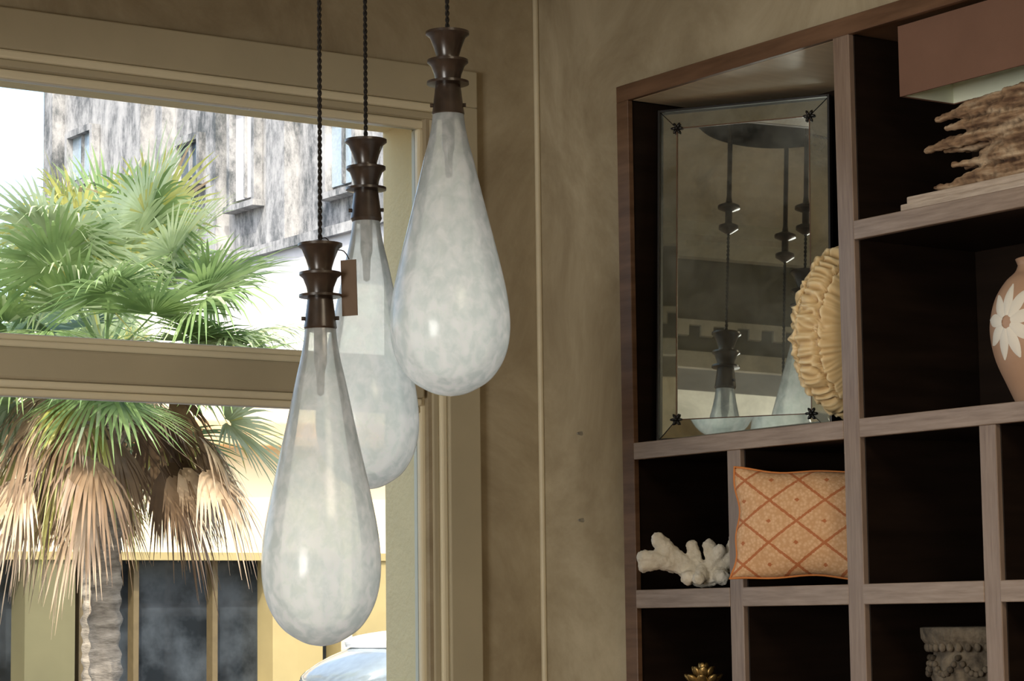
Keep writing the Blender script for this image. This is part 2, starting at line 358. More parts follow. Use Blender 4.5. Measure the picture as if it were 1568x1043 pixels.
# ------------------------------------------------------------------ ruched oval cushion
def cush_mat():
    m,nt,out=newmat('golden_satin')
    g=N(nt,'ShaderNodeNewGeometry')
    r=ramp(nt,g.outputs['Pointiness'],[(0.43,(0.34,0.19,0.07)),(0.50,(0.74,0.53,0.26)),(0.57,(0.93,0.76,0.46))])  # crease shade and ridge highlights put into the fabric colour
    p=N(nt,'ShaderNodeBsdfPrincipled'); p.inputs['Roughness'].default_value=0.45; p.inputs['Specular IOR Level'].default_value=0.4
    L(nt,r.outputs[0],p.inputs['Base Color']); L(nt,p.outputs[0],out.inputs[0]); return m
M['cream']=cush_mat()
def ruched():
    bm=bmesh.new(); nu,nv=360,90; Rx,Rz,Tt=0.190,0.208,0.082
    rows=[]
    def bump(x,c,w): return math.exp(-((x-c)/w)**2)
    C=[math.pi*.27,math.pi*.46,math.pi*.66]
    for j in range(nv+1):
        ph=math.pi*j/nv
        row=[]
        seamf=sum(bump(ph,c,.055) for c in C)
        seg=sum(1/(1+math.exp(-(ph-c)*40)) for c in C)
        for i in range(nu):
            th=2*math.pi*i/nu
            s=max(0,math.sin(ph))**0.66; h=math.copysign(abs(math.cos(ph))**0.9,math.cos(ph))
            p=noise.noise(Vector((math.cos(th)*4,math.sin(th)*4,ph*0.9+seg*1.3)))
            q=noise.noise(Vector((math.cos(th)*9,math.sin(th)*9,ph*1.2+seg*3)))
            w=math.sin(36*th+7*p+2.1*seg)
            w2=math.sin(71*th+9*q)
            d=(0.0040*w+0.0020*w2+0.008*q)*min(1,s*1.5)*(1-0.5*min(1,seamf)) -0.007*min(1,seamf)
            row.append(bm.verts.new(((Rx*s+d)*math.cos(th),Tt*h+0.2*d,(Rz*s+d)*math.sin(th))))
        rows.append(row)
    for j in range(nv):
        for i in range(nu):
            k=(i+1)%nu
            bm.faces.new((rows[j][i],rows[j][k],rows[j+1][k],rows[j+1][i]))
    bmesh.ops.recalc_face_normals(bm,faces=bm.faces)
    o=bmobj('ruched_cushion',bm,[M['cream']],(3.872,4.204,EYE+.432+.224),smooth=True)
    o.rotation_euler=(math.radians(8),0,0)
ruched()

# ------------------------------------------------------------------ lattice pillow
def lattice_mat():
    m,nt,out=newmat('lattice_fabric')
    tc=N(nt,'ShaderNodeTexCoord'); sp=N(nt,'ShaderNodeSeparateXYZ'); L(nt,tc.outputs['Object'],sp.inputs[0])
    def mth(op,a,b=None,c=None):
        n=N(nt,'ShaderNodeMath'); n.operation=op
        for i,v in enumerate((a,b,c)):
            if v is None: continue
            if hasattr(v,'links'): L(nt,v,n.inputs[i])
            else: n.inputs[i].default_value=v
        return n.outputs[0]
    u=mth('MULTIPLY_ADD',sp.outputs[0],1/0.130,0.15); v=mth('MULTIPLY',sp.outputs[2],1/0.098)
    nn=N(nt,'ShaderNodeTexNoise'); nn.inputs['Scale'].default_value=260; L(nt,tc.outputs['Object'],nn.inputs['Vector'])
    wob=mth('MULTIPLY_ADD',nn.outputs[0],0.06,-0.03)
    a=mth('ADD',mth('ADD',u,v),wob); b=mth('ADD',mth('SUBTRACT',u,v),wob)
    la=mth('ABSOLUTE',mth('SUBTRACT',mth('FRACT',a),0.5)); lb=mth('ABSOLUTE',mth('SUBTRACT',mth('FRACT',b),0.5))
    mx=mth('MAXIMUM',la,lb); line=mth('GREATER_THAN',mx,0.462)
    dot=mth('LESS_THAN',mth('MAXIMUM',la,lb),0.050)
    msk=mth('MULTIPLY',mth('MAXIMUM',line,dot),0.85)
    vo=N(nt,'ShaderNodeTexVoronoi'); vo.inputs['Scale'].default_value=130; L(nt,tc.outputs['Object'],vo.inputs['Vector'])
    r=ramp(nt,vo.outputs[0],[(0.1,(0.80,0.52,0.30)),(0.7,(0.66,0.37,0.18))])
    mc=N(nt,'ShaderNodeMixRGB'); L(nt,msk,mc.inputs[0]); L(nt,r.outputs[0],mc.inputs[1]); mc.inputs[2].default_value=(0.46,0.12,0.028,1)
    p=N(nt,'ShaderNodeBsdfPrincipled'); p.inputs['Roughness'].default_value=0.8; L(nt,mc.outputs[0],p.inputs['Base Color'])
    bp=N(nt,'ShaderNodeBump'); bp.inputs['Strength'].default_value=0.3; bp.inputs['Distance'].default_value=0.004
    L(nt,mth('ADD',msk,nn.outputs[0]),bp.inputs['Height']); L(nt,bp.outputs[0],p.inputs['Normal'])
    L(nt,p.outputs[0],out.inputs[0]); return m
M['lattice']=lattice_mat()
M['piping']=flat('orange_piping',(0.62,0.22,0.06),rough=0.7)
def pillow():
    n=48; w,h,t=0.365,0.262,0.066
    bm=bmesh.new()
    def pt(u,v,s):
        pin=0.085
        x=w/2*u*(1-pin*(1-v*v)*abs(u)) ; z=h/2*v*(1-pin*(1-u*u)*abs(v))
        x+=0.004*math.sin(v*7)*abs(u); z+=0.003*math.sin(u*6+1)*abs(v)
        th=t*((1-abs(u)**2.2)*(1-abs(v)**2.2))**0.55
        wr=0.005*noise.noise(Vector((u*3,v*3,s*2)))*(1-u*u)*(1-v*v)+0.006*math.sin(10*(u*v))*max(0,abs(u*v)-0.15)*(1-u*u)*(1-v*v)*4
        return (x,s*(th+wr*min(1,th*40)),z)
    for s in (-1,1):
        g=[[bm.verts.new(pt(-1+2*i/n,-1+2*j/n,s)) for i in range(n+1)] for j in range(n+1)]
        for j in range(n):
            for i in range(n): bm.faces.new((g[j][i],g[j][i+1],g[j+1][i+1],g[j+1][i]))
    bmesh.ops.remove_doubles(bm,verts=bm.verts,dist=0.0004)
    bmesh.ops.recalc_face_normals(bm,faces=bm.faces)
    root=empty('lattice_pillow',(3.775,4.288,EYE+.066+.142))
    ang=math.atan2(-.78,.62)
    bmobj('cover',bm,[M['lattice']],parent=root,smooth=True)
    pts=[]
    for (a,b,c,d) in [(-1,-1,1,-1),(1,-1,1,1),(1,1,-1,1),(-1,1,-1,-1)]:
        for i in range(20):
            q=i/20; p=pt(a+(c-a)*q,b+(d-b)*q,1); pts.append((p[0],0,p[2]))
    curve('piping',pts,0.0030,M['piping'],root,cyclic=True)
    root.rotation_euler=(math.radians(-5),math.radians(1.5),ang)
pillow()

# ------------------------------------------------------------------ blob chain helper (remeshed)
_b=bmesh.new(); bmesh.ops.create_icosphere(_b,subdivisions=2,radius=1); _b.verts.ensure_lookup_table()
TV=[v.co.copy() for v in _b.verts]; TF=[tuple(v.index for v in f.verts) for f in _b.faces]; _b.free()
def chain_obj(name,chains,mat,loc,voxel,disp=0.003,dscale=0.03,parent=None):
    V=[];Fc=[]
    for ch in chains:
        for k in range(len(ch)-1):
            a,ra=Vector(ch[k][:3]),ch[k][3]; b,rb=Vector(ch[k+1][:3]),ch[k+1][3]
            n=max(1,int((b-a).length/(min(ra,rb)*0.4)))
            for i in range(n+1):
                t=i/n; c=a.lerp(b,t); r=ra+(rb-ra)*t; o=len(V)
                V.extend([c+v*r for v in TV]); Fc.extend([(f[0]+o,f[1]+o,f[2]+o) for f in TF])
    me=bpy.data.meshes.new(name); me.from_pydata(V,[],Fc)
    o=obj(name,me,[mat],loc,parent)
    r=o.modifiers.new('r','REMESH'); r.mode='VOXEL'; r.voxel_size=voxel; r.use_smooth_shade=True
    tx=bpy.data.textures.new(name+'t','CLOUDS'); tx.noise_scale=dscale
    d=o.modifiers.new('d','DISPLACE'); d.texture=tx; d.strength=disp; d.texture_coords='LOCAL'
    return o
M['coral']=noisy('white_coral',[(0.3,(0.72,0.66,0.53)),(0.7,(0.97,0.93,0.83))],scale=30,rough=0.9,bump=0.5,bscale=160,bdist=0.005)
cor=[
 [(-0.02,0,0.022,.026),(-0.07,0,0.055,.026),(-0.105,-0.01,0.09,.024),(-0.125,-0.01,0.118,.018)],
 [(-0.075,0,0.055,.023),(-0.12,-0.02,0.066,.022),(-0.155,-0.025,0.072,.021)],
 [(-0.12,-0.02,0.062,.018),(-0.158,-0.03,0.052,.016)],
 [(-0.03,0,0.03,.022),(-0.040,0.01,0.075,.018),(-0.046,0.01,0.10,.015)],
 [(0.0,0,0.025,.026),(0.01,0,0.07,.022),(-0.002,0,0.10,.017)],
 [(0.01,0,0.03,.024),(0.055,0.01,0.075,.021),(0.062,0.01,0.125,.016)],
 [(-0.04,-0.01,0.03,.020),(-0.05,-0.03,0.022,.018)],
 [(-0.015,-0.01,0.04,.020),(-0.02,-0.045,0.02,.016)],
 [(0.02,0,0.03,.024),(0.035,-0.03,0.022,.019)],
 [(0.055,0.01,0.075,.018),(0.085,0.0,0.05,.016)],
 [(-0.09,0,0.06,.018),(-0.10,0.03,0.05,.015)],
 [(0.01,0,0.06,.018),(0.03,-0.02,0.09,.014)],
]
o=chain_obj('coral_branch',cor,M['coral'],(3.775,4.655,EYE+.070),0.0034,0.009,0.013)
o.rotation_euler=(0,0,math.atan2(-.75,.66))

# ------------------------------------------------------------------ table lamp with driftwood base
def drift_mat():
    m,nt,out=newmat('driftwood')
    g=N(nt,'ShaderNodeNewGeometry')
    n=N(nt,'ShaderNodeTexNoise'); n.inputs['Scale'].default_value=30; n.inputs['Detail'].default_value=8; L(nt,coords(nt,(2,0.35,2.5)),n.inputs['Vector'])
    r=ramp(nt,n.outputs[0],[(0.32,(0.11,0.055,0.028)),(0.5,(0.33,0.21,0.12)),(0.7,(0.60,0.46,0.31))])
    pr=ramp(nt,g.outputs['Pointiness'],[(0.42,(0.08,0.05,0.03)),(0.52,(1,1,1))])  # shade in the gaps between sticks multiplied into the wood colour
    mx=N(nt,'ShaderNodeMixRGB'); mx.blend_type='MULTIPLY'; mx.inputs[0].default_value=1
    L(nt,r.outputs[0],mx.inputs[1]); L(nt,pr.outputs[0],mx.inputs[2])
    p=N(nt,'ShaderNodeBsdfPrincipled'); p.inputs['Roughness'].default_value=0.85; L(nt,mx.outputs[0],p.inputs['Base Color'])
    b=N(nt,'ShaderNodeBump'); b.inputs['Strength'].default_value=0.8; b.inputs['Distance'].default_value=0.006
    L(nt,n.outputs[0],b.inputs['Height']); L(nt,b.outputs[0],p.inputs['Normal'])
    L(nt,p.outputs[0],out.inputs[0]); return m
M['drift']=drift_mat()
M['planks']=noisy('whitewashed_planks',[(0.3,(0.42,0.33,0.26)),(0.7,(0.66,0.56,0.47))],scale=12,stretch=(2,1,12),rough=0.8,bump=0.3,bdist=0.005)
M['shade']=flat('brown_linen_shade',(0.20,0.11,0.075),rough=0.9,bump=0.15,bscale=300,var=0.06,bdist=0.002)
M['lining']=flat('shade_lining',(0.88,0.92,0.74),rough=0.9,var=0.04)
def lamp():
    root=empty('table_lamp',(3.85,3.55,EYE+.878))
    def inv(o): o.parent=root; o.matrix_parent_inverse=Matrix.Translation(-root.location)
    y0,y1=3.12,3.905; x0,x1=3.735,3.90; za,zb=EYE+1.138,EYE+1.297
    th=0.004
    o=boxes('shade',[(x0,x0+th,y0,y1,za,zb),(x1-th,x1,y0,y1,za,zb),(x0+th,x1-th,y0,y0+th,za,zb),(x0+th,x1-th,y1-th,y1,za,zb)],[M['shade']]); inv(o)
    o=boxes('shade_lining',[(x0+th,x0+th+.001,y0+th,y1-th,za+.002,zb),(x1-th-.001,x1-th,y0+th,y1-th,za+.002,zb),(x0+th,x1-th,y1-th-.001,y1-th,za+.002,zb),(x0+th,x1-th,y0+th,y1-th,zb-.003,zb)],[M['lining']]); inv(o)
    pl=[(3.735,3.93,3.12,3.915,EYE+.8775,EYE+.897),(3.745,3.92,3.13,3.905,EYE+.8975,EYE+.914)]
    o=boxes('plank_base',pl,[M['planks']],bevel=0.003); inv(o)
    o=lathe('stem',[(0,EYE+.914),(0.006,EYE+.914),(0.006,EYE+1.27),(0,EYE+1.27)],M['bronze'],(3.80,3.555,0),segs=12); inv(o)
    rnd=random.Random(11); ch=[]
    rowsz=[(0.31,0.014,0.013,0),(0.24,0.032,0.016,.01),(0.17,0.05,0.019,-.01),(0.25,0.058,0.015,.0),(0.17,0.078,0.020,.01),(0.13,0.095,0.020,0),(0.22,0.100,0.015,-.01),(0.335,0.118,0.018,.012),(0.27,0.132,0.014,-.01),(0.15,0.135,0.020,0),(0.25,0.160,0.013,-.01),(0.30,0.180,0.015,.012),(0.17,0.165,0.020,0),(0.21,0.197,0.013,.012),(0.12,0.20,0.016,.01)]
    for (yl,zz,r,sl) in rowsz:
        for dx in (-0.030,0.0,0.03):
            y_l=yl+rnd.uniform(-.02,.0) if dx<0 else yl-rnd.uniform(.02,.09)
            m=8; c=[]
            for i in range(m):
                t=i/(m-1)
                env=min(1,0.42+t*3.5)
                c.append((dx+rnd.uniform(-.004,.004),y_l-(y_l+0.32)*t,max(0.014,zz-sl*(1-t)+rnd.uniform(-.005,.005)),r*env*rnd.uniform(.82,1.12)))
            ch.append(c)
    o=chain_obj('driftwood',ch,M['drift'],(3.80,3.54,EYE+.908),0.0036,0.010,0.02); inv(o)
lamp()

# ------------------------------------------------------------------ flower vase
M['vase']=noisy('terracotta_vase',[(0.3,(0.44,0.26,0.16)),(0.7,(0.58,0.37,0.25))],scale=4,rough=0.45,spec=0.4)
M['petal']=flat('white_glaze',(0.85,0.80,0.70),rough=0.5,var=0.05)
def vase():
    root=empty('flower_vase',(3.879,3.631,EYE+.433))
    pts=[(0.0,0.0),(0.062,0.0),(0.068,0.006),(0.085,0.045),(0.108,0.10),(0.118,0.15),(0.117,0.19),(0.105,0.235),(0.083,0.270),(0.062,0.290),(0.055,0.305),(0.060,0.318),(0.054,0.320),(0.048,0.305),(0.05,0.28),(0.0,0.20)]
    prof=pts[:3]+interp(pts[2:11],5)[1:]+pts[11:]
    lathe('body',prof,M['vase'],parent=root,segs=64)
    def rad(z):
        for a,b in zip(prof,prof[1:]):
            if a[1]<=z<=b[1] and b[1]>a[1]: return a[0]+(b[0]-a[0])*(z-a[1])/(b[1]-a[1])
        return 0.1
    th0=math.atan2(-3.65,-3.86)-math.radians(44); zc=0.175
    bm=bmesh.new()
    for k in range(9):
        a=2*math.pi*k/9+0.2
        nu,nv=8,5; g=[]
        for i in range(nu+1):
            row=[]
            t=i/nu; d=0.012+0.060*t; wd=0.014*math.sin(math.pi*min(1,(t*0.9+0.08)))**0.7
            for j in range(nv+1):
                s=-1+2*j/nv
                lx=d*math.cos(a)-s*wd*math.sin(a); lz=d*math.sin(a)*1.15+s*wd*math.cos(a)
                z=zc+lz; r=rad(z)+0.0022*(1-s*s*0.8); th=th0+lx/0.116
                row.append(bm.verts.new((r*math.cos(th),r*math.sin(th),z)))
            g.append(row)
        for i in range(nu):
            for j in range(nv): bm.faces.new((g[i][j],g[i+1][j],g[i+1][j+1],g[i][j+1]))
    bmobj('daisy',bm,[M['petal']],parent=root,smooth=True)
vase()

# ------------------------------------------------------------------ urn & gold finial
M['urn']=noisy('aged_stone',[(0.3,(0.05,0.040,0.030)),(0.7,(0.22,0.18,0.13))],scale=30,rough=0.85,bump=0.6,bdist=0.005)
M['gold']=noisy('aged_gold',[(0.3,(0.20,0.11,0.03)),(0.7,(0.75,0.52,0.20))],scale=40,rough=0.35,metal=0.8)
def urn():
    root=empty('stone_urn',(3.885,3.865,EYE-.2995))
    up=[(0,0),(0.075,0),(0.075,0.02),(0.045,0.035),(0.03,0.06),(0.045,0.08),(0.065,0.10),(0.085,0.12),(0.098,0.145),(0.105,0.165),(0.108,0.18),(0.108,0.195),(0.100,0.212),(0.104,0.222),(0.118,0.235),(0.125,0.245),(0.128,0.258),(0.128,0.268),(0.118,0.270),(0.105,0.262),(0.09,0.20),(0,0.12)]
    lathe('bowl',up,M['urn'],parent=root,segs=160,fn=lambda a,z:1+(0.07*abs(math.cos(9*a))-0.03 if 0.09<z<0.197 else (0.015*math.cos(40*a) if 0.23<z<0.25 else 0)))
    bm=bmesh.new()
    for k in range(34):
        a=2*math.pi*k/34
        bmesh.ops.create_uvsphere(bm,u_segments=8,v_segments=6,radius=0.0085,matrix=Matrix.Translation((0.112*math.cos(a),0.112*math.sin(a),0.226))@Matrix.Diagonal((1,1,1.3,1)))
    for k in range(9):   # hanging swags
        for q in range(9):
            a=2*math.pi*(k+(q/8))/9; zz=0.203-0.035*math.sin(math.pi*q/8)
            bmesh.ops.create_uvsphere(bm,u_segments=8,v_segments=6,radius=0.0075,matrix=Matrix.Translation((0.112*math.cos(a),0.112*math.sin(a),zz)))
    bmobj('carved_ornament',bm,[M['urn']],parent=root,smooth=True)
urn()
def finial():
    root=empty('gold_finial',(3.82,4.745,EYE-.2995))
    lathe('post',[(0,0),(0.04,0),(0.04,0.015),(0.022,0.03),(0.016,0.06),(0.024,0.075),(0.016,0.09),(0.014,0.115),(0.030,0.125),(0.036,0.135),(0.030,0.145),(0.0,0.15)],M['gold'],parent=root,segs=32)
    bm=bmesh.new()
    for ring,(n,r,z,s,tl) in enumerate([(8,0.032,0.145,0.020,0.9),(7,0.020,0.162,0.017,0.5),(5,0.008,0.172,0.014,0.15)]):
        for k in range(n):
            a=2*math.pi*(k+0.5*ring)/n
            bmesh.ops.create_uvsphere(bm,u_segments=10,v_segments=8,radius=s,matrix=Matrix.Translation((r*math.cos(a),r*math.sin(a),z))@Matrix.Rotation(a,4,'Z')@Matrix.Rotation(tl,4,'Y')@Matrix.Diagonal((0.35,.7,1,1)))
    bmobj('leaves',bm,[M['gold']],parent=root,smooth=True)
finial()
for (y,z) in ((5.13,EYE+.475),(5.13,EYE+.25)):
    bm=bmesh.new(); bmesh.ops.create_cone(bm,segments=12,radius1=0.006,radius2=0.004,depth=0.012,cap_ends=True)
    bmesh.ops.create_uvsphere(bm,u_segments=8,v_segments=6,radius=0.003,matrix=Matrix.Translation((0,0,0.008)))
    o=bmobj('wall_screw',bm,[M['steel']],(XW-0.005,y,z)); o.rotation_euler=(0,math.radians(-90),0)

# ================================================================== EXTERIOR
M['asph']=flat('asphalt',(0.10,0.10,0.10),rough=0.9)
M['walk']=flat('sidewalk_concrete',(0.42,0.40,0.36),rough=0.9)
boxes('street_ground',[(-60,140,YW+T+0.02,160,-0.12,-0.02)],[M['asph']])
boxes('sidewalk',[(-20,60,28,33.0,-0.02,0.12)],[M['walk']])
def stained():
    m,nt,out=newmat('stained_concrete')
    c=coords(nt,(0.45,0.45,0.13))
    n=N(nt,'ShaderNodeTexNoise'); n.inputs['Scale'].default_value=1.9; n.inputs['Detail'].default_value=12; n.inputs['Roughness'].default_value=0.78; n.inputs['Distortion'].default_value=0.4
    L(nt,c,n.inputs['Vector'])
    c2=coords(nt,(1,1,0.6)); n2=N(nt,'ShaderNodeTexNoise'); n2.inputs['Scale'].default_value=0.8; n2.inputs['Detail'].default_value=12; n2.inputs['Roughness'].default_value=0.8; L(nt,c2,n2.inputs['Vector'])
    mx=N(nt,'ShaderNodeMath'); mx.operation='MULTIPLY_ADD'; L(nt,n.outputs[0],mx.inputs[0]); mx.inputs[1].default_value=0.5
    m2=N(nt,'ShaderNodeMath'); m2.operation='MULTIPLY'; L(nt,n2.outputs[0],m2.inputs[0]); m2.inputs[1].default_value=0.5; L(nt,m2.outputs[0],mx.inputs[2])
    r=ramp(nt,mx.outputs[0],[(0.42,(0.07,0.08,0.085)),(0.47,(0.19,0.195,0.20)),(0.52,(0.35,0.35,0.35)),(0.61,(0.52,0.51,0.50))])
    p=N(nt,'ShaderNodeBsdfPrincipled'); p.inputs['Roughness'].default_value=0.95; L(nt,r.outputs[0],p.inputs['Base Color']); L(nt,p.outputs[0],out.inputs[0]); return m
M['stain']=stained()
M['bwin']=flat('far_window_glass',(0.36,0.44,0.50),rough=0.1,spec=0.8)
M['bdark']=flat('dark_window_glass',(0.07,0.10,0.13),rough=0.15,spec=0.7)
M['white']=flat('white_stucco',(0.88,0.87,0.84),rough=0.9,var=0.04)
M['panel']=flat('pale_panel',(0.54,0.54,0.56),rough=0.9,var=0.1,scale=1)
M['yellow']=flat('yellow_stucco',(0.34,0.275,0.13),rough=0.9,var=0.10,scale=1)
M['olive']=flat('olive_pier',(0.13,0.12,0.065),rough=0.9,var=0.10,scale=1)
M['cream2']=flat('cream_stucco',(0.84,0.74,0.50),rough=0.9,var=0.08,scale=1)
M['orange']=flat('orange_tile',(0.78,0.48,0.25),rough=0.8,var=0.15,scale=3)
M['store']=noisy('storefront_glass',[(0.4,(0.010,0.013,0.016)),(0.6,(0.05,0.06,0.07))],scale=0.9,rough=0.12,spec=0.3)
M['post']=flat('bronze_post',(0.12,0.09,0.045),rough=0.5)
def tower():
    root=empty('weathered_tower',(45,74,0))
    def B(n,l,m): 
        o=boxes(n,l,m); o.parent=root; o.matrix_parent_inverse=Matrix.Translation(-root.location)
    xf=38
    B('mass',[(xf,xf+14,54,86,0,36,0)],[M['stain']])
    B('pilasters',[(xf-.5,xf,a,b,6,36,0) for a,b in [(85.2,86),(77.6,79.8),(75.9,76.4),(71.9,72.6),(67.2,68.4),(58,59)]],[M['stain']])
    W=[(82.2,84.2,18.1,19.7,0),(73.6,75.2,16.7,17.9,1),(69.7,71.2,15.4,18.6,2),(63.3,64.9,14.9,17.2,0)]
    B('windows',[(xf-.1,xf-.02,a,b,z0,z1,m) for a,b,z0,z1,m in W],[M['bwin'],M['bdark'],M['panel']])
    fr=[]
    for a,b,z0,z1,m in W:
        fr+=[(xf-.35,xf-.02,a-.2,a,z0-.2,z1+.2,0),(xf-.35,xf-.02,b,b+.2,z0-.2,z1+.2,0),(xf-.35,xf-.02,a,b,z1,z1+.25,0),(xf-.45,xf-.02,a-.3,b+.3,z0-.4,z0-.2,0),(xf-.2,xf-.1,(a+b)/2-.05,(a+b)/2+.05,z0,z1,0)]
    B('window_surrounds',fr,[M['stain']])
    B('ledge',[(xf-1.4,xf,50,76,13.0,13.3,0)],[M['stain']])
    B('lower_wing',[(xf-1.2,xf,50,76,0,13.0,0)],[M['panel']])
tower()
def store():
    root=empty('storefront_building',(20,34,0))
    def B(n,l,m,b=0): 
        o=boxes(n,l,m,bevel=b); o.parent=root; o.matrix_parent_inverse=Matrix.Translation(-root.location)
    B('upper_wall',[(4,40,34.0,42,2.62,5.2,0)],[M['cream2']])
    B('white_block',[(18.4,40,34.6,50,5.2,7.1,0)],[M['white']])
    B('tile_eave',[(4,40,33.4,34.0,4.25,4.42,0),(4,40,33.55,34.0,4.42,4.65,0)],[M['orange']],0.03)
    B('parapet',[(4,40,33.85,34.1,5.2,5.4,0)],[M['cream2']])
    B('glass',[(4,40,34.5,34.55,0,2.62,0)],[M['store']])
    B('back',[(4,40,34.6,42,0,2.62,0)],[M['bdark']])
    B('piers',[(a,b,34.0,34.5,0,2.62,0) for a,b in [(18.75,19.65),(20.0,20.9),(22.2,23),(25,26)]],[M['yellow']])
    B('olive_piers',[(a,b,34.0,34.5,0,2.62,0) for a,b in [(14.6,15.4),(9,10)]],[M['olive']])  # piers in a darker olive colour
    B('mullions',[(a,a+0.09,34.3,34.5,0,2.62,0) for a in (15.6,16.5,17.85,21.3,24)],[M['post']])
    B('bulkhead',[(4,40,34.15,34.5,0,0.45,0),(4,40,33.95,34.2,2.5,2.62,0)],[M['yellow']])
    B('posts',[(a,a+0.14,33.42,33.56,0.0,4.25,0) for a in (19.72,25.7,13.6)],[M['cream2']],0.02)
store()
M['car']=flat('silver_car_paint',(0.80,0.82,0.82),rough=0.3,spec=0.6,metal=0.0,var=0.04)
M['carglass']=flat('car_glass',(0.22,0.26,0.28),rough=0.08,spec=0.7)
M['tyre']=flat('tyre_rubber',(0.02,0.02,0.02),rough=0.8)
def car():
    root=empty('parked_car',(13.9,22.2,-0.02))
    def loft(name,secs,mat):
        bm=bmesh.new(); rows=[]
        for x,pts in secs: rows.append([bm.verts.new((x,y,z)) for y,z in pts])
        for a,b in zip(rows,rows[1:]):
            for i in range(len(a)-1): bm.faces.new((a[i],a[i+1],b[i+1],b[i]))
        bm.faces.new(rows[0]); bm.faces.new(rows[-1][::-1])
        bmesh.ops.recalc_face_normals(bm,faces=bm.faces)
        o=bmobj(name,bm,[mat],parent=root,smooth=True); md=o.modifiers.new('s','SUBSURF'); md.levels=2; md.render_levels=2
    def sec(w,z0,z1,r=0.12): return [(-w,z0),(-w,z0+r),(-w*1.02,(z0+z1)/2),(-w*.97,z1-r),(-w*.82,z1),(0,z1+0.03),(w*.82,z1),(w*.97,z1-r),(w*1.02,(z0+z1)/2),(w,z0+r),(w,z0)]
    loft('body',[(-2.2,sec(.7,.35,.62)),(-2.1,sec(.82,.25,.78)),(-1.4,sec(.88,.22,.90)),(-.5,sec(.9,.22,.95)),(.8,sec(.9,.22,.97)),(1.7,sec(.88,.22,.98)),(2.1,sec(.82,.26,.92)),(2.2,sec(.7,.4,.75))],M['car'])
    loft('cabin_glass',[(-1.15,sec(.78,.85,.95,.03)),(-.5,sec(.72,.85,1.32,.1)),(.2,sec(.7,.85,1.42,.1)),(1.0,sec(.7,.85,1.38,.1)),(1.8,sec(.74,.85,1.0,.04))],M['carglass'])
    loft('roof',[(-.55,sec(.62,1.28,1.37,.02)),(-.3,sec(.68,1.31,1.43,.03)),(.3,sec(.69,1.34,1.48,.03)),(.9,sec(.68,1.32,1.45,.03)),(1.15,sec(.62,1.26,1.37,.02))],M['car'])
    for x in (-1.35,1.35):
        for y in (-.82,.82):
            bm=bmesh.new(); bmesh.ops.create_cone(bm,segments=32,radius1=.32,radius2=.32,depth=.2,cap_ends=True)
            o=bmobj('wheel',bm,[M['tyre']],(x,y,.32),root); o.rotation_euler=(math.pi/2,0,0)
car()

# ------------------------------------------------------------------ palm
def leafmat(name,c1,c2,tr=0.35):
    m,nt,out=newmat(name)
    n=N(nt,'ShaderNodeTexNoise'); n.inputs['Scale'].default_value=3; L(nt,coords(nt),n.inputs['Vector'])
    r=ramp(nt,n.outputs[0],[(0.3,c1),(0.7,c2)])
    p=N(nt,'ShaderNodeBsdfPrincipled'); p.inputs['Roughness'].default_value=0.45; L(nt,r.outputs[0],p.inputs['Base Color'])
    t=N(nt,'ShaderNodeBsdfTranslucent'); L(nt,r.outputs[0],t.inputs[0])
    mx=N(nt,'ShaderNodeMixShader'); mx.inputs[0].default_value=tr; L(nt,p.outputs[0],mx.inputs[1]); L(nt,t.outputs[0],mx.inputs[2])
    L(nt,mx.outputs[0],out.inputs[0]); return m
PM=[leafmat('frond_green',(0.13,0.22,0.08),(0.33,0.45,0.18)),leafmat('frond_light',(0.40,0.50,0.28),(0.68,0.76,0.50)),leafmat('frond_yellow',(0.46,0.46,0.12),(0.66,0.62,0.24)),
    leafmat('frond_dead',(0.40,0.27,0.16),(0.66,0.51,0.35),.2),leafmat('frond_dead_dark',(0.14,0.085,0.045),(0.32,0.21,0.12),.15)]
M['trunk']=noisy('palm_trunk',[(0.3,(0.13,0.11,0.085)),(0.7,(0.40,0.35,0.28))],scale=5,stretch=(1,1,4),rough=0.95,bump=0.6,bscale=20)
